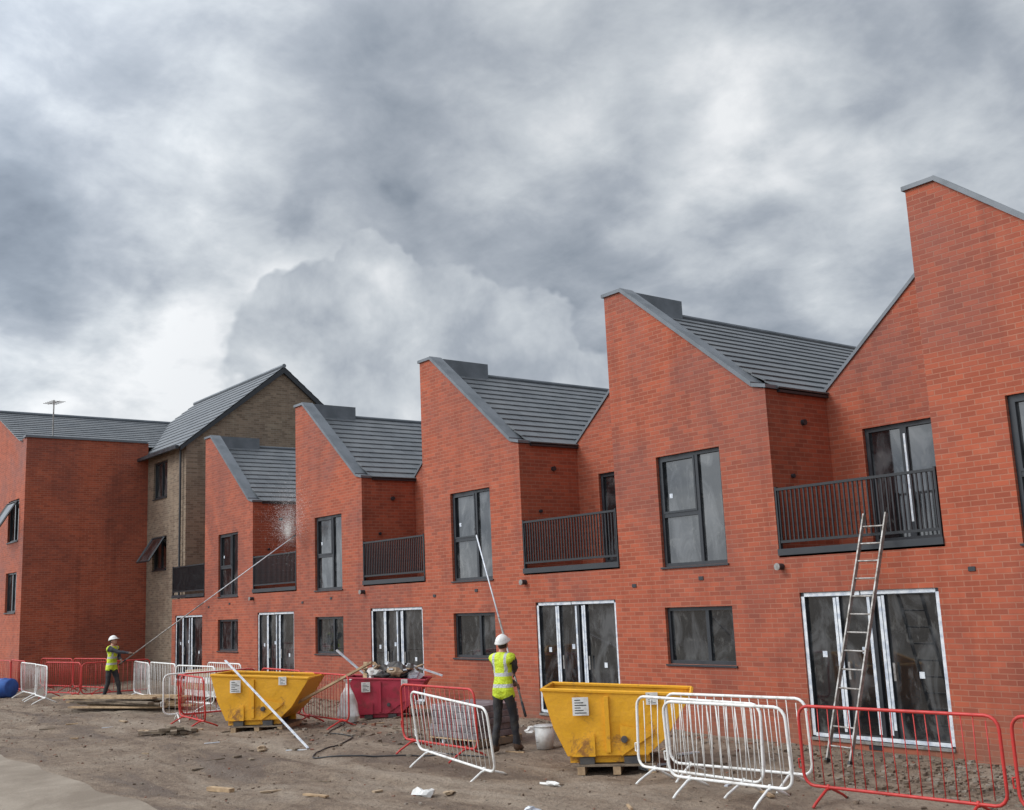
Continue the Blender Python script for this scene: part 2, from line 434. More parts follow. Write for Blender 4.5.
tiles_y(rf, 17.9, 11.28, 13.9, 8.04, -45, -36.3); tiles_y(rf, 17.9, 11.28, 21.9, 8.04, -45, -36.3)
tiles(rf, -45, 10.35, -40.7, 8.62, 9.75, 18.5, n=14); tiles(rf, -45, 10.35, -49.2, 8.62, 9.75, 18.5, n=14)
w.poly([(-49,9.868,8.6),(-41,9.868,8.6),(-45,9.868,10.25)], 'brick')
rf.tube([(-45,17.9,11.32),(-36.28,17.9,11.32)], .08, 'coping'); rf.tube([(-45,9.75,10.38),(-45,18.5,10.38)], .08, 'coping')
rf.box((-40.2,13.78,7.98),(-36.35,13.9,8.1),'frame')
for s in (1, -1):
    ye = 17.9-s*3.95
    rf.prism([(-36.30,17.9,11.05),(-36.30,ye,7.92),(-36.30,ye,8.1),(-36.30,17.9,11.3)],[(-36.40,17.9,11.05),(-36.40,ye,7.92),(-36.40,ye,8.1),(-36.40,17.9,11.3)],'frame')
rf.box((-40.5,9.80,8.7),(-40.14,14.15,8.78),'coping')
rf.tube([(-36.7,14.1,8.0),(-36.7,14.1,0)], .04, 'frame')
rf.tube([(-41.2,11,8.6),(-41.2,11,10.3)], .025, 'alu'); rf.tube([(-41.6,10.9,10.2),(-40.8,11.1,10.2)], .015, 'alu')
for i in range(5): rf.tube([(-41.5+i*.16,10.7+i*.03,10.2),(-41.5+i*.16,11.2+i*.03,10.2)], .01, 'alu', 4)
for nm, b in (('walls',w),('window_frames',fr),('glazing',gl),('roof',rf)):
    o = b.obj(nm, ab); rel(o, OFF)

# ------------------------------------------------------------------ ground, road
def gh(x, y):
    if y < 5.2 or y > 15 or x < -55 or x > 6: return 0
    m = min(1, (y-5.2)/1.0, (15-y)/1.0)
    h = .055*noise.noise(Vector((x*.35, y*.35, 0)))+.04*noise.noise(Vector((x*1.2, y*1.5, 3)))+.022*noise.noise(Vector((x*3.3, y*3.3, 7)))
    # wheel ruts of the site dumper
    for yc in (6.5, 8.0):
        d = y-(yc+.35*math.sin(x*.23)+.12*noise.noise(Vector((x*.9, 0, yc))))
        h += (-.045*math.exp(-(d/.16)**2)+.022*math.exp(-((abs(d)-.3)/.12)**2))*(.55+.6*noise.noise(Vector((x*.5, yc, 0))))
    return h*m
def axis(a, b, st, ext):
    L = []; x = a
    while x < b: L.append(x); x += st
    L.append(b)
    return [a-q for q in reversed(ext)]+L+[b+q for q in ext]
ext = [3, 10, 30, 90, 300, 900]
xs = axis(-46, -2, .1, ext); ys = axis(5.0, 14.0, .08, ext)
mb = MB()
nx = len(xs)
def micro(x, y):
    if y < 5.3 or y > 13.7 or x < -45.5 or x > -2.5: return 0
    return .014*noise.noise(Vector((x*8, y*8, 1)))
mb.v = [(x, y, gh(x, y)+micro(x, y)) for y in ys for x in xs]
for j in range(len(ys)-1):
    for i in range(nx-1):
        mb.f.append((j*nx+i, j*nx+i+1, (j+1)*nx+i+1, (j+1)*nx+i))
mb.m = [0]*len(mb.f); mb.mats = ['ground']
mb.obj('ground', smooth=True)
mb = MB()
edge = [(x, 5.0+.14*noise.noise(Vector((x*.8, 0, 0)))+.06*noise.noise(Vector((x*4, 0, 0)))) for x in [-120+i*.25 for i in range(720)]]
for i in range(len(edge)-1):
    a, b = edge[i], edge[i+1]
    mb.poly([(a[0],-6,.006),(b[0],-6,.006),(b[0],b[1],.006),(a[0],a[1],.006)], 'road')
mb.obj('road')

mb = MB()
def rock(x, y, r, k):
    z = gh(x, y)+r*.15; n = len(mb.v)
    ang = random.random()*6.28; ca, sa = math.cos(ang), math.sin(ang)
    sx, sy, sz = random.uniform(.6, 1.3), random.uniform(.6, 1.1), random.uniform(.4, .9)
    for q in ((-1,-1,-1),(1,-1,-1),(1,1,-1),(-1,1,-1),(-1,-1,1),(1,-1,1),(1,1,1),(-1,1,1)):
        px = q[0]*sx*r*random.uniform(.4, 1); py = q[1]*sy*r*random.uniform(.4, 1); pz = q[2]*sz*r*random.uniform(.4, 1)
        mb.v.append((x+px*ca-py*sa, y+px*sa+py*ca, z+pz))
    for q in ((0,3,2,1),(4,5,6,7),(0,1,5,4),(1,2,6,5),(2,3,7,6),(3,0,4,7)):
        mb.f.append(tuple(n+i for i in q)); mb.m.append(mb.mi(k))
kinds = ['concrete','soil','soil','soil','soil','concrete','soil','brickbit']
for _ in range(2600):
    rock(random.uniform(-34, -4), 5.2+8.3*random.random(), random.choice((.008,.012,.012,.018,.025)), random.choice(kinds))
for _ in range(900):
    rock(random.uniform(-30, -3), 13.6-abs(random.gauss(0, .6)), random.choice((.015,.025,.04)), random.choice(kinds))
for _ in range(1300):
    rock(random.gauss(-6.8, 1.5), 12.4+random.gauss(0, .7), random.choice((.012,.02,.03,.045)), random.choice(('concrete','soil','soil')))
for _ in range(160):
    rock(random.gauss(-18.6, 1.6), random.gauss(10.5, .8), random.choice((.03,.04,.05)), random.choice(kinds))
mb.obj('ground_rubble')
mb = MB()
def stick(x, y, ln, a, k='woodold', w=.05, h=.03, z=0, tilt=0):
    R = Matrix.Translation((x, y, gh(x, y)+h*.6+z)) @ Matrix.Rotation(a, 4, 'Z') @ Matrix.Rotation(tilt, 4, 'Y')
    mb.box((-ln/2,-w/2,-h/2),(ln/2,w/2,h/2), k, R)
for _ in range(55):
    stick(random.uniform(-26, -8), random.uniform(6.5, 13), random.uniform(.1, .4), random.uniform(0, 3.1), random.choice(('wood','woodold','woodold','tape','card')), random.uniform(.02, .07), random.uniform(.01, .03))
stick(-14.2, 6.05, .45, .3, 'wood', .09, .05)
for i in range(7): stick(-22+random.uniform(-.5,.9), 8.3+random.uniform(-.25,.25), random.uniform(.5,1.3), random.uniform(-.5,1.2), 'woodold', .12, .05, i*.02)
mb.obj('timber_offcuts')
mb = MB()
for i in range(16):
    x, y = random.uniform(-24, -9), random.uniform(7.5, 12.8)
    mb.blob((x, y, gh(x, y)+.03), (random.uniform(.05,.16), random.uniform(.04,.12), random.uniform(.02,.06)), random.choice(('whiteplastic','card','dark','tape')), .6, i, 2)
mb.obj('plastic_litter')

mb = MB()
for i in range(20):
    R = Matrix.Translation((random.uniform(-.4,.4), random.uniform(-.6,.6), .05+.045*(i//3))) @ Matrix.Rotation(random.uniform(-.18,.22), 4, 'Z')
    ln = random.uniform(1.1, 2.1)
    mb.box((-ln,-.08,-.02),(ln,.08,.02), random.choice(('wood','wood','wood','woodold')), R)
e = empty('plank_stack', (-28.2, 9.4, gh(-28.2, 9.4)), .35); mb.obj('planks', e)

# ------------------------------------------------------------------ barriers
def barrier(p, q, color, lean=0, name='crowd_control_barrier', twist=0):
    p = Vector((*p, 0)); q = Vector((*q, 0)); L = (q-p).length; a = math.atan2(q.y-p.y, q.x-p.x)
    e = empty(name, (p.x, p.y, gh(p.x, p.y)+.012), a)
    e.rotation_euler = (lean, twist, a)
    mb = MB(); r = .018; rc = .13; zb = .17; zt = 1.03
    pts = []
    for cx, cz, a0 in ((rc, zb+rc, 180), (L-rc, zb+rc, 270), (L-rc, zt-rc, 0), (rc, zt-rc, 90)):
        for i in range(5):
            t = math.radians(a0+i*22.5); pts.append((cx+rc*math.cos(t), 0, cz+rc*math.sin(t)))
    mb.tube(pts, r, color, 8, True)
    n = int(L/.125)
    for i in range(1, n):
        x = L*i/n; bow = random.uniform(-.008,.008)
        mb.tube([(x,0,zb+.004 if rc < x < L-rc else zb+.05),(x+bow,bow,(zb+zt)/2),(x,0,zt-.004 if rc < x < L-rc else zt-.05)], .006, color, 5)
    for x in (.3, L-.3):
        mb.tube([(x,-.33,0.012),(x,-.27,.05),(x,-.05,zb-.02),(x,.05,zb-.02),(x,.27,.05),(x,.33,.012)], .016, color, 6)
        mb.tube([(x,0,zb-.03),(x,0,zb+.03)], .02, color, 6)
    mb.tube([(-.02,0,.35),(-.05,0,.35),(-.05,0,.45),(-.02,0,.45)], .01, color, 5)
    mb.obj('frame_and_bars', e, smooth=True)
    return e
barrier((-14.2, 9.2), (-11.95, 8.95), 'white', lean=.16, twist=.05)
barrier((-15.35, 9.65), (-13.25, 9.6), 'redp', lean=.05)
barrier((-10.35, 10.0), (-8.3, 9.95), 'white', lean=-.04)
barrier((-10.1, 10.35), (-8.1, 10.6), 'white', lean=.05)
barrier((-9.4, 9.6), (-7.7, 9.72), 'white', lean=.06)
barrier((-8.0, 10.3), (-5.72, 10.45), 'redp', lean=.02)
barrier((-5.6, 10.45), (-3.4, 10.3), 'redp')
barrier((-25.3, 10.6), (-27.4, 10.45), 'white', lean=.03); barrier((-27.5, 10.5), (-29.6, 10.6), 'white'); barrier((-29.7, 10.6), (-31.7, 10.9), 'white')
barrier((-26.0, 11.6), (-28.1, 11.6), 'white')
barrier((-32.6, 9.7), (-32.4, 11.6), 'redp'); barrier((-34.8, 9.3), (-32.7, 9.7), 'redp')
barrier((-33.9, 8.8), (-32.0, 8.6), 'white'); barrier((-36.2, 9.0), (-34.1, 8.9), 'white', lean=.04); barrier((-38.4, 9.2), (-36.3, 9.1), 'redp'); barrier((-40.5, 9.0), (-38.5, 9.2), 'redp')
barrier((-36.5, 10.6), (-34.4, 11.0), 'redp'); barrier((-38.7, 10.2), (-36.6, 10.6), 'redp')
barrier((-23.4, 9.05), (-21.5, 8.85), 'redp', lean=.06); barrier((-23.3, 10.9), (-21.2, 10.8), 'redp'); barrier((-21.1, 10.8), (-19.0, 10.7), 'redp'); barrier((-23.5, 9.1), (-23.4, 10.8), 'redp')
barrier((-24.0, 8.9), (-23.6, 10.9), 'white')

# ------------------------------------------------------------------ skips
def skip(name, loc, rot, color, sc=1.0, pallet=True, fill='dark'):
    e = empty(name, (loc[0], loc[1], gh(*loc)), rot); e.scale = (sc,)*3
    zb = .13 if pallet else .02
    P = [(-1.0,1.12),(-.86,.62),(-.68,.24),(.40,.24),(.66,.46),(1.02,1.0)]
    P = [(x, z-.13+zb) for x, z in P]
    sh = MB(); hw = .52
    for i in range(5):
        a, b = P[i], P[i+1]
        sh.poly([(a[0],-hw,a[1]),(a[0],hw,a[1]),(b[0],hw,b[1]),(b[0],-hw,b[1])], color)
    def side(y, flip):
        n = 14; rows = []
        for j in range(n+1):
            z = P[2][1]+(P[0][1]-P[2][1])*j/n
            def xl(z):
                for a, b in ((P[1],P[0]),(P[2],P[1])):
                    if z >= a[1]: return a[0]+(b[0]-a[0])*(z-a[1])/(b[1]-a[1])
                return P[2][0]
            def xr(z):
                if z >= P[4][1]: return P[4][0]+(P[5][0]-P[4][0])*min(1,(z-P[4][1])/(P[5][1]-P[4][1]))
                return P[3][0]+(P[4][0]-P[3][0])*(z-P[3][1])/(P[4][1]-P[3][1])
            row = []
            for i in range(21):
                x = xl(z)+(xr(z)-xl(z))*i/20
                zz = min(z, P[0][1]+(P[5][1]-P[0][1])*(x-P[0][0])/(P[5][0]-P[0][0]))
                inn = min(1, 4*min(i/20, 1-i/20))*min(1, 4*min(j/n, 1-j/n))
                row.append((x, y+.035*inn*noise.noise(Vector((x*2.6, y*9, zz*2.6))), zz))
            rows.append(row)
        for j in range(n):
            for i in range(20):
                q = [rows[j][i], rows[j][i+1], rows[j+1][i+1], rows[j+1][i]]
                sh.poly(q if not flip else q[::-1], color)
    side(-hw, False); side(hw, True)
    sh.obj('shell', e, solid=.012)
    mb = MB(); T0, T1 = P[0], P[5]
    for y in (-hw, hw): mb.tube([(T0[0],y,T0[1]),(T1[0],y,T1[1])], .028, color, 6)
    for x, z in (T0, T1): mb.tube([(x,-hw,z),(x,hw,z)], .028, color, 6)
    for s in (-1, 1):
        for x0 in (-.12,):
            mb.box((x0-.03,s*hw+(.008 if s > 0 else -.045),.2+zb-.05),(x0+.03,s*hw+(.045 if s > 0 else -.008),.98+zb-.1),color)
        mb.box((-.66,s*(hw-.1)-.04,zb+.01),(.42,s*(hw-.1)+.04,zb+.105),color)
        y = s*(hw+.03); mb.prism([(.05,y-.008,zb+.1),(.52,y-.008,zb+.4),(.05,y-.008,zb+.5)],[(.05,y+.008,zb+.1),(.52,y+.008,zb+.4),(.05,y+.008,zb+.5)],color)
        mb.prism([(-.62,y-.008,zb+.1),(-.3,y-.008,zb+.1),(-.3,y-.008,zb+.4)],[(-.62,y+.008,zb+.1),(-.3,y+.008,zb+.1),(-.3,y+.008,zb+.4)],color)
        mb.tube([(.1,s*(hw+.02),zb+.32),(.1,s*(hw+.08),zb+.32)], .045, 'dark', 12)
    for x in (-.42, .18): mb.box((x-.1,-hw-.02,zb+.0),(x+.1,hw+.02,zb+.09),'dark')
    y = -hw-.052
    for x0, z0, wd, ht in ((-.58,.64,.22,.24), (.42,.76,.16,.16)):
        mb.box((x0,y,z0+zb),(x0+wd,y+.004,z0+ht+zb),'whiteplastic')
        for i in range(6): mb.box((x0+.03,y-.003,z0+zb+ht*(.12+.14*i)),(x0+wd-.03-.04*((i*7) % 3),y-.0005,z0+zb+ht*(.12+.14*i)+ht*.05),'ink')
    mb.obj('frame_and_ribs', e, bevel=.004)
    f = MB(); f.poly([(-.9,-hw+.02,.9+zb-.13),(.85,-hw+.02,.84+zb-.13),(.85,hw-.02,.84+zb-.13),(-.9,hw-.02,.9+zb-.13)], fill)
    rnd = random.Random(int(abs(loc[0]*7)))
    for i in range(16): f.blob((rnd.uniform(-.7,.6), rnd.uniform(-.38,.38), .84+zb-.13+rnd.uniform(0,.06)), [rnd.uniform(.06,.16) for _ in range(3)], rnd.choice(('dark','card','soil','concrete','woodold')), .4, i)
    f.obj('waste', e)
    if pallet:
        p = MB()
        for i in range(6): p.box((-.55,-.6+i*.21,.105),(.5,-.5+i*.21,.127),'woodold')
        for x in (-.55,-.07,.4): p.box((x,-.6,.0),(x+.1,.56,.104),'wood')
        p.obj('pallet', e)
    return e
skip('yellow_tipping_skip', (-11.42, 10.72), math.radians(42), 'yellow', 1.0)
skip('yellow_tipping_skip', (-20.75, 9.85), math.radians(44), 'yellow', 1.0)
rs = skip('red_tipping_skip', (-20.3, 12.4), math.radians(48), 'pink', .84, False)
mb = MB(); rnd = random.Random(3)
for i in range(14):
    mb.blob((rnd.uniform(-.7,.7), rnd.uniform(-.4,.4), 1.0+rnd.uniform(0,.15)), [rnd.uniform(.1,.24) for _ in range(3)], rnd.choice(('whiteplastic','dark','card','tape','dark')), .45, i+20, 2)
for i in range(9):
    R = Matrix.Translation((rnd.uniform(-.6,.7), rnd.uniform(-.3,.3), 1.15)) @ Matrix.Rotation(rnd.uniform(0,3), 4, 'Z') @ Matrix.Rotation(rnd.uniform(-.6,.6), 4, 'Y')
    mb.box((-.35,-.05,-.015),(.35,.05,.015), rnd.choice(('tape','wood','card','whiteplastic')), R)
R = Matrix.Translation((-.85,-.1,1.3)) @ Matrix.Rotation(.72, 4, 'Y'); mb.box((-.6,-.06,-.02),(.5,.06,.02),'tape',R)
R = Matrix.Translation((.95,.1,1.1)) @ Matrix.Rotation(.35, 4, 'Y'); mb.box((-.5,-.06,-.02),(.45,.06,.02),'tape',R)
mb.obj('rubbish_heap', rs)

mb = MB()
a = Vector((-16.95, 8.76, .03)); b = Vector((-20.85, 8.97, 1.38))
d = (b-a); R = Matrix.Translation(a) @ d.to_track_quat('X', 'Z').to_matrix().to_4x4()
mb.box((0,-.02,-.008),(d.length,.02,.008),'tape',R); mb.obj('leaning_batten')
mb = MB(); a = Vector((-19.9, 10.3, .6)); b = Vector((-18.6, 11.0, 1.25)); d = b-a; R = Matrix.Translation(a) @ d.to_track_quat('X','Z').to_matrix().to_4x4()
mb.box((-.3,-.05,-.02),(d.length,.05,.02),'wood',R); mb.obj('timber_board')

e = empty('wrapped_pallet', (-15.3, 11.0, gh(-15.3, 11)), .1); mb = MB()
for i in range(6): mb.box((-.6,-.5+i*.19,.105),(.6,-.4+i*.19,.125),'wood')
for x in (-.6,-.05,.5): mb.box((x,-.5,0),(x+.1,.55,.104),'woodold')
for i in range(5):
    o_ = random.uniform(-.03,.03); mb.box((-.57+o_,-.47,.127+i*.105),(.57+o_,.5,.228+i*.105),'wrap')
mb.obj('stack', e, bevel=.015)
e = empty('white_bucket', (-13.55, 11.1, gh(-13.55, 11.1))); mb = MB()
mb.tube([(0,0,0),(0,0,.35)], [.13,.16], 'whiteplastic', 20); mb.tube([(.16*math.cos(i*.3142),.16*math.sin(i*.3142),.34) for i in range(20)], .012, 'whiteplastic', 6, True)
mb.tube([(.16,0,.34),(.12,0,.15),(0,-.17,.1),(-.12,0,.15),(-.16,0,.34)], .004, 'alu', 5)
mb.obj('bucket_body', e, smooth=True)
e = empty('rubble_sack', (-20.1, 11.3, gh(-20.1, 11.3))); mb = MB()
prof = [(.0,.22),(.12,.26),(.35,.22),(.55,.15),(.68,.07),(.76,.05),(.84,.10)]
vs = []
for z, r in prof:
    vs.append([(r*math.cos(t*.349)*(1+.25*noise.noise(Vector((math.cos(t*.349)*2, math.sin(t*.349)*2, z*4)))), r*.8*math.sin(t*.349)*(1+.25*noise.noise(Vector((math.cos(t*.349)*2, 5+math.sin(t*.349)*2, z*4)))), z) for t in range(18)])
for i in range(len(vs)-1):
    for j in range(18): mb.poly([vs[i][j], vs[i][(j+1) % 18], vs[i+1][(j+1) % 18], vs[i+1][j]], 'whiteplastic')
mb.obj('sack', e, smooth=True)
e = empty('blue_barrel', (-36.6, 8.5, gh(-36.6, 8.5)), .5); mb = MB()
mb.tube([(-.45,0,.3),(-.43,0,.3),(-.15,0,.3),(-.13,0,.3),(-.11,0,.3),(.11,0,.3),(.13,0,.3),(.15,0,.3),(.43,0,.3),(.45,0,.3)], [.24,.28,.29,.305,.29,.29,.305,.29,.28,.24], 'blue', 20)
mb.obj('barrel_body', e, smooth=True)
e = empty('plasterboard_stack', (-28.5, 12.1, 0), .05); mb = MB()
for i in range(4): mb.box((-1.1,-.5+.01*i,.12+i*.17),(1.1,.5,.28+i*.17), 'whiteplastic' if i % 2 == 0 else 'card')
for x in (-1,-.05,.9): mb.box((x,-.5,0),(x+.1,.5,.118),'woodold')
mb.obj('boards', e, bevel=.01)

# ladder
mb = MB(); a = Vector((-9.1, 12.45, gh(-9.1, 12.45))); b = Vector((-8.98, 13.68, 3.33)); ax = (b-a).normalized()
sd = Vector((1,-.03,0)); sd = (sd-ax*sd.dot(ax)).normalized(); nn = ax.cross(sd)
e = empty('ladder', a)
Rm = Matrix((sd, nn, ax)).transposed().to_4x4(); Ln = (b-a).length
for s in (-1, 1):
    mb.box((s*.185-.011,-.03,0),(s*.185+.011,.03,Ln),'alu',Rm)
    mb.box((s*.185-.018,-.04,-.01),(s*.185+.018,.04,.05),'black',Rm)
for i in range(13):
    z = .22+i*.26
    if z < Ln-.05: mb.tube([Rm @ Vector((-.185,0,z)), Rm @ Vector((.185,0,z))], .013, 'alu', 8)
mb.obj('stiles_and_rungs', e)

# ------------------------------------------------------------------ people
def skin(verts, edges, radii, root=0, sub=1):
    me = bpy.data.meshes.new('t'); me.from_pydata([tuple(v) for v in verts], edges, [])
    o = bpy.data.objects.new('t', me); COL.objects.link(o)
    md = o.modifiers.new('k', 'SKIN'); md.use_smooth_shade = True
    for i, r in enumerate(radii):
        sv = me.skin_vertices[0].data[i]; sv.radius = r if isinstance(r, tuple) else (r, r); sv.use_root = (i == root)
    s = o.modifiers.new('s', 'SUBSURF'); s.levels = sub; s.render_levels = sub
    dg = bpy.context.evaluated_depsgraph_get(); ev = o.evaluated_get(dg)
    m2 = bpy.data.meshes.new_from_object(ev)
    bpy.data.objects.remove(o); return m2
def segd(p, a, b):
    ab_ = b-a; t = max(0, min(1, (p-a).dot(ab_)/ab_.length_squared)); return (p-(a+ab_*t)).length
def elbow(sh, ha, down=-1, out=0):
    d = ha-sh; L = min(d.length, .575); l1 = .29
    h = math.sqrt(max(l1*l1-(L/2)**2, .0004)); mid = sh+d*.5
    pref = Vector((out, -.2, down)); pref = (pref-d*(pref.dot(d)/d.length_squared)).normalized()
    return mid+pref*h
def worker(loc, facing, poleA, poleB, gL, gR, look_up, stance, sleeve):
    yaw = math.atan2(facing[1], facing[0])-math.pi/2
    e = empty('construction_worker', (loc[0], loc[1], gh(*loc)), yaw)
    inv = (Matrix.Translation(e.location) @ Matrix.Rotation(yaw, 4, 'Z')).inverted()
    A = inv @ Vector(poleA); B = inv @ Vector(poleB); ax = (B-A).normalized()
    gl_ = A+ax*gL; gr_ = A+ax*gR
    mb = MB(); mb.tube([A, A+(B-A)*.5], .017, 'alu', 10); mb.tube([A+(B-A)*.5, B], .013, 'tape', 10)
    mb.tube([A-ax*.02, A+ax*.25], .021, 'black', 10)
    mb.tube([B-ax*.0, B+ax*.16], .02, 'black', 8)
    mb.obj('washing_pole', e, smooth=True)
    f1, f2 = stance
    sL = Vector((-.185,.03,1.45)); sR = Vector((.185,.03,1.45))
    def grip(g, sh):
        n = (sh-g); n = (n-ax*n.dot(ax)).normalized(); return g+n*.032, n
    pL, nL = grip(gl_, sL); pR, nR = grip(gr_, sR)
    wL = pL+(sL-pL).normalized()*.085; wR = pR+(sR-pR).normalized()*.085
    eL = elbow(sL, wL, -1, -.5); eR = elbow(sR, wR, -1, .5)
    V = [Vector((0,0,.96)), Vector((0,.01,1.10)), Vector((0,.02,1.28)), Vector((0,.02,1.42)), Vector((0,.03,1.52)), Vector((0,.045,1.62)),
         Vector((-.095,0,.90)), Vector((-.11,f1*.5+.05,.50)), Vector((-.12,f1,.11)), Vector((-.14,f1+.13,.045)),
         Vector((.095,0,.90)), Vector((.11,f2*.5+.05,.50)), Vector((.12,f2,.11)), Vector((.15,f2+.13,.045)),
         sL, eL, wL, pL, sR, eR, wR, pR, Vector((-.12,f1-.06,.045)), Vector((.12,f2-.06,.045))]
    E = [(0,1),(1,2),(2,3),(3,4),(4,5),(0,6),(6,7),(7,8),(8,9),(0,10),(10,11),(11,12),(12,13),(3,14),(14,15),(15,16),(16,17),(3,18),(18,19),(19,20),(20,21),(8,22),(12,23)]
    Rd = [(.145,.11),(.135,.105),(.155,.12),(.12,.09),.057,.057,.095,.07,.052,.043,.095,.07,.052,.043,.075,.053,.036,(.04,.03),.075,.053,.036,(.04,.03),.042,.042]
    me = skin(V, E, Rd, 0, 2)
    bones = [(0,1,'vest'),(1,2,'vest'),(2,3,'vest'),(3,14,'vest'),(3,18,'vest'),(3,4,'skinm'),(4,5,'skinm'),(0,6,'trouser'),(6,7,'trouser'),(7,8,'trouser'),(8,9,'boot'),(8,22,'boot'),
             (0,10,'trouser'),(10,11,'trouser'),(11,12,'trouser'),(12,13,'boot'),(12,23,'boot'),(14,15,sleeve),(15,16,sleeve),(16,17,'glove'),(18,19,sleeve),(19,20,sleeve),(20,21,'glove')]
    ks = ['vest','skinm','trouser','boot',sleeve,'glove']
    for k in ks: me.materials.append(M[k])
    lab = set()
    for p in me.polygons:
        c = p.center; best = min(bones, key=lambda b_: segd(c, V[b_[0]], V[b_[1]])-(.05 if b_[2] == 'vest' and b_[0] < 3 else 0))[2]
        if best == 'skinm' and c.z < 1.49: best = 'vest'
        if best in ('trouser',) and c.z > .86 : best = 'vest'
        if best == 'boot' and c.z > .17: best = 'trouser'
        if best == 'trouser' and c.z < .1: best = 'boot'
        p.material_index = ks.index(best); p.use_smooth = True
        if best == 'vest': lab.update(p.vertices)
    for vi in lab: me.vertices[vi].co += me.vertices[vi].normal*.014
    for v in me.vertices:
        if v.co.z < 1.5: v.co += v.normal*(.016*noise.noise(v.co*10))
    o = bpy.data.objects.new('body', me); COL.objects.link(o); o.parent = e
    for g, n_, side in ((gl_, nL, 1), (gr_, nR, -1)):
        m_ = ax.cross(n_)*side; rad = .03
        for j in range(4):
            c = g+ax*(j-1.5)*.021; sp_ = (1, 1.12, 1.05, .88)[j]; fv = []
            for q, ang in enumerate((5, 60*sp_, 120*sp_, 185*sp_)):
                t = math.radians(ang); rr = rad+(.012 if q == 0 else 0)
                fv.append(c+n_*rr*math.cos(t)+m_*rr*math.sin(t))
            fm = skin(fv, [(0,1),(1,2),(2,3)], [.0105,.0098,.009,.0075], 0, 1); fm.materials.append(M['glove'])
            fo = bpy.data.objects.new('finger', fm); COL.objects.link(fo); fo.parent = e
        tv = []
        for q, ang in enumerate((-15, -70, -130)):
            t = math.radians(ang); tv.append(g+ax*(.045+.006*q)+n_*(rad+.004)*math.cos(t)+m_*(rad+.004)*math.sin(t))
        fm = skin(tv, [(0,1),(1,2)], [.013,.0115,.009], 0, 1); fm.materials.append(M['glove'])
        fo = bpy.data.objects.new('thumb', fm); COL.objects.link(fo); fo.parent = e
    he = bpy.data.objects.new('head', None); COL.objects.link(he); he.parent = e; he.location = (0,.05,1.65); he.rotation_euler = (look_up,0,.1)
    bm = bmesh.new(); bmesh.ops.create_uvsphere(bm, u_segments=32, v_segments=24, radius=1)
    for v in bm.verts:
        x, y, z = v.co
        wx = .076*(1-.22*max(0,-z)**1.5); X = x*wx; Yv = y*.096; Z = z*.115
        if y > 0:
            nose = math.exp(-((X/.014)**2+((Z+.012)/.028)**2)); Yv += .024*nose*(y > .5)
            chin = math.exp(-((X/.03)**2+((Z+.09)/.025)**2)); Yv += .022*chin
            eye = math.exp(-(((abs(X)-.031)/.016)**2+((Z-.015)/.012)**2)); Yv -= .010*eye
            brow = math.exp(-((X/.06)**2+((Z-.035)/.012)**2)); Yv += .006*brow
            mo = math.exp(-((X/.026)**2+((Z+.055)/.008)**2)); Yv += .006*mo
            mo2 = math.exp(-((X/.024)**2+((Z+.055)/.003)**2)); Yv -= .006*mo2
        v.co = (X, Yv, Z)
    hm = bpy.data.meshes.new('face'); bm.to_mesh(hm); bm.free()
    hm.materials.append(M['skinm']); hm.materials.append(M['hair'])
    for p in hm.polygons:
        p.use_smooth = True
        if p.center.y < .01 and p.center.z > -.045 and not (abs(p.center.x) > .06 and p.center.z < .0 and p.center.y > -.02): p.material_index = 1
    fo = bpy.data.objects.new('face', hm); COL.objects.link(fo); fo.parent = he
    mb = MB()
    for s in (-1, 1):
        mb.blob((s*.078,-.002,-.005), (.011,.02,.032), 'skinm', .1, 1, 2)
        mb.blob((s*.031,.083,.015), (.011,.008,.007), 'whiteplastic', 0, 0, 2); mb.blob((s*.031,.0895,.015), (.005,.003,.005), 'ink', 0, 0, 1)
    mb.obj('ears_and_eyes', he, smooth=True)
    bm = bmesh.new(); bmesh.ops.create_uvsphere(bm, u_segments=28, v_segments=18, radius=1)
    bmesh.ops.delete(bm, geom=[v for v in bm.verts if v.co.z < -.02], context='VERTS')
    for v in bm.verts:
        x, y, z = v.co; rid = .006*math.exp(-(x/.18)**2)*(z > .2)
        if z < .08: v.co = (x*.122, y*.146+(.045*max(0,y)), z*.11)
        else: v.co = (x*.107, y*.13, z*.118+rid)
    m3 = bpy.data.meshes.new('hard_hat'); bm.to_mesh(m3); bm.free(); m3.materials.append(M['helmet'])
    for p in m3.polygons: p.use_smooth = True
    fo = bpy.data.objects.new('hard_hat', m3); COL.objects.link(fo); fo.parent = he; fo.location = (0,-.005,.04)
    md = fo.modifiers.new('s','SOLIDIFY'); md.thickness = .005
    return e
worker((-13.82, 10.52), (-.35, .93), (-13.62, 10.79, .55), (-16.16, 11.83, 3.53), .55, .80, .3, (-.12, .16), 'sleeve2')
worker((-31.8, 10.28), (.82, .57), (-31.55, 10.42, .98), (-27.0, 13.5, 4.22), .1, .52, .2, (.2, -.15), 'sleeve')
# water mist
mb = MB(); rnd = random.Random(5)
for _ in range(9000):
    t = rnd.random(); s = .06+.9*t
    c = Vector((-26.95, 13.4, 4.35))+Vector((rnd.gauss(.6*t, s*.55), -abs(rnd.gauss(0, s*.4)), rnd.gauss(.55*t, s*.6)))
    r = rnd.uniform(.0015, .0042)
    p = [c+Vector(q)*r for q in ((1,1,1),(-1,-1,1),(-1,1,-1),(1,-1,-1))]
    for f in ((0,1,2),(0,3,1),(0,2,3),(1,3,2)): mb.poly([p[i] for i in f], 'whiteplastic')
mb.obj('water_spray')
mb = MB(); pts = []
for i in range(60):
    t = i/59; x = -13.7-6.5*t; y = 10.1-1.2*math.sin(t*5)+.4*math.sin(t*14)-.5*t
    pts.append((x, y, gh(x, y)+.015))
mb.tube(pts, .011, 'black', 6); mb.obj('hose', smooth=True)

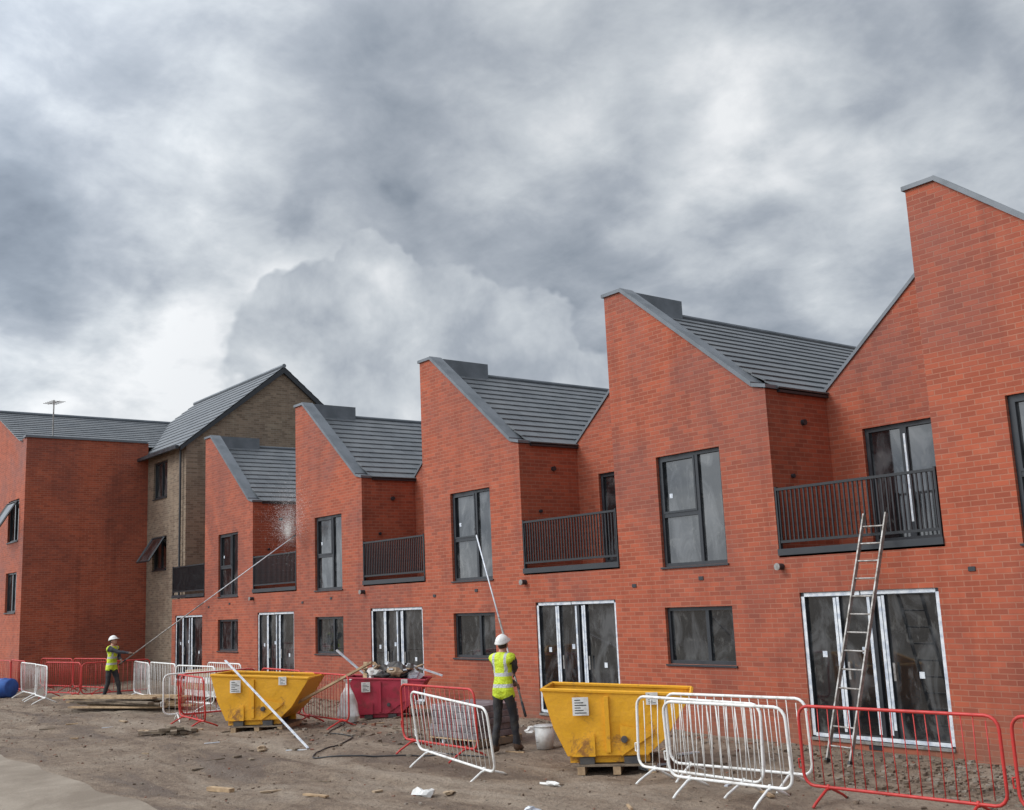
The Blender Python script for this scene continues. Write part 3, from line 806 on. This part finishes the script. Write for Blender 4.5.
# ------------------------------------------------------------------ world
wd = bpy.data.worlds.new('World'); S.world = wd; wd.use_nodes = True
try:
    wd.cycles.sampling_method = 'MANUAL'; wd.cycles.sample_map_resolution = 256
except Exception: pass
t = wd.node_tree; t.nodes.clear()
out = N(t, 'ShaderNodeOutputWorld')
sky = N(t, 'ShaderNodeTexSky'); sky.sky_type = 'NISHITA'; sky.sun_disc = False
SUN = Vector((-.35, -.68, .64)).normalized()
sky.sun_elevation = math.asin(SUN.z); sky.sun_rotation = math.atan2(SUN.x, SUN.y)
bg1 = N(t, 'ShaderNodeBackground', Strength=.09); t.links.new(sky.outputs[0], bg1.inputs[0])
tc = N(t, 'ShaderNodeTexCoord')
nv = N(t, 'ShaderNodeVectorMath', operation='NORMALIZE'); t.links.new(tc.outputs['Generated'], nv.inputs[0]); D = nv.outputs[0]
sp = N(t, 'ShaderNodeSeparateXYZ'); t.links.new(D, sp.inputs[0])
den = mth(t, 'ADD', mth(t, 'MAXIMUM', sp.outputs[2], 0.0), .34)
dv = N(t, 'ShaderNodeVectorMath', operation='SCALE'); t.links.new(D, dv.inputs[0]); t.links.new(mth(t, 'DIVIDE', 1.0, den), dv.inputs['Scale'])
P = dv.outputs[0]
n1 = noi(t, P, 2.3, 6, .52, .15); n2 = noi(t, P, 9.0, 5, .6, .2)
wn = N(t, 'ShaderNodeTexNoise', Scale=9.0, Detail=4.0, Roughness=.58); t.links.new(D, wn.inputs['Vector'])
ws = N(t, 'ShaderNodeVectorMath', operation='SUBTRACT'); t.links.new(wn.outputs['Color'], ws.inputs[0]); ws.inputs[1].default_value = (.5,.5,.5)
wm = N(t, 'ShaderNodeVectorMath', operation='SCALE'); t.links.new(ws.outputs[0], wm.inputs[0]); wm.inputs['Scale'].default_value = .13
wa = N(t, 'ShaderNodeVectorMath', operation='ADD'); t.links.new(D, wa.inputs[0]); t.links.new(wm.outputs[0], wa.inputs[1]); DW = wa.outputs[0]
def blobn(c, r, inner):
    c = Vector(c).normalized()
    dn = N(t, 'ShaderNodeVectorMath', operation='DISTANCE'); t.links.new(DW, dn.inputs[0]); dn.inputs[1].default_value = c
    return rng(t, dn.outputs['Value'], r, r*inner, 0, 1, True)
v = mth(t, 'ADD', mth(t, 'MULTIPLY', mth(t, 'SUBTRACT', n1, .5), 1.35), mth(t, 'MULTIPLY', mth(t, 'SUBTRACT', n2, .5), .6))
v = mth(t, 'ADD', v, .66)
for c, r, inn, a in (((-1103,267,348), .13, .2, -.42), ((-863,551,418), .03, .0, -.34), ((-950,470,400), .04, .0, -.2), ((-1040,420,330), .06, .0, -.2),
                     ((-1047,370,239), .22, .1, .28), ((-700,790,270), .2, .3, -.26), ((-618,831,518), .10, .0, .28),
                     ((-677,789,403), .12, .0, .22), ((-623,892,280), .08, .0, .22), ((-962,384,562), .4, .2, -.12)):
    v = mth(t, 'ADD', v, mth(t, 'MULTIPLY', blobn(c, r, inn), a))
cu = None
for c, r in (((-862,595,255), .085), ((-820,655,225), .078), ((-895,545,285), .065), ((-785,705,170), .085), ((-930,500,230), .095)):
    q = blobn(c, r, .90); cu = q if cu is None else mth(t, 'MAXIMUM', cu, q)
# billows: rounded cells give the cauliflower look
vo = N(t, 'ShaderNodeTexVoronoi', Scale=17.0); vo.feature = 'SMOOTH_F1'; t.links.new(DW, vo.inputs['Vector']); vo.inputs['Smoothness'].default_value = .5
n3 = noi(t, D, 13, 5, .6, .2)
cv = mth(t, 'ADD', mth(t, 'MULTIPLY', mth(t, 'SUBTRACT', n3, .5), 1.0), .90)
cv = mth(t, 'SUBTRACT', cv, mth(t, 'MULTIPLY', vo.outputs['Distance'], .42))
mx = N(t, 'ShaderNodeMix'); t.links.new(mth(t, 'MULTIPLY', cu, .82), mx.inputs[0]); t.links.new(v, mx.inputs[2]); t.links.new(cv, mx.inputs[3])
cr = N(t, 'ShaderNodeValToRGB'); t.links.new(mx.outputs[0], cr.inputs[0])
el = cr.color_ramp.elements; el[0].position = 0; el[0].color = (.16,.19,.235,1); el[1].position = 1; el[1].color = (.88,.90,.92,1)
for p_, c_ in ((.3,(.27,.31,.365,1)), (.52,(.40,.44,.495,1)), (.75,(.60,.64,.68,1))):
    q = el.new(p_); q.color = c_
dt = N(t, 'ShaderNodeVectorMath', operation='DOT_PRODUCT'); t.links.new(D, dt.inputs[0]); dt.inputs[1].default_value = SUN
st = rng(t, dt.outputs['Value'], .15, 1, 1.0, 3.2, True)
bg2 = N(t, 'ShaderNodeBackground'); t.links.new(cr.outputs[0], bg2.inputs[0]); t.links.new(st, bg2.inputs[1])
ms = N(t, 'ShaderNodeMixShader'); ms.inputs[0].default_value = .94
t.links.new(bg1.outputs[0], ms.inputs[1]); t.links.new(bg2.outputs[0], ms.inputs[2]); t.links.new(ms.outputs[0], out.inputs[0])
sl = bpy.data.lights.new('sun', 'SUN'); sl.energy = 1.5; sl.angle = math.radians(25); sl.color = (1, .96, .9)
so = bpy.data.objects.new('sun', sl); COL.objects.link(so); so.rotation_euler = SUN.to_track_quat('Z', 'Y').to_euler()

# ------------------------------------------------------------------ camera
cd = bpy.data.cameras.new('camera'); cd.sensor_width = 36; cd.lens = 36*1076/1024; cd.clip_end = 3000; cd.clip_start = .1
co = bpy.data.objects.new('camera', cd); COL.objects.link(co)
r_ = Vector((.61447,.78777,-.04258)); u_ = Vector((.16491,-.07543,.98343)); f_ = Vector((-.77149,.61131,.17621))
Mx = Matrix((r_, u_, -f_)).transposed().to_4x4(); Mx.translation = (0, 0, 2.36)
co.matrix_world = Mx
S.camera = co
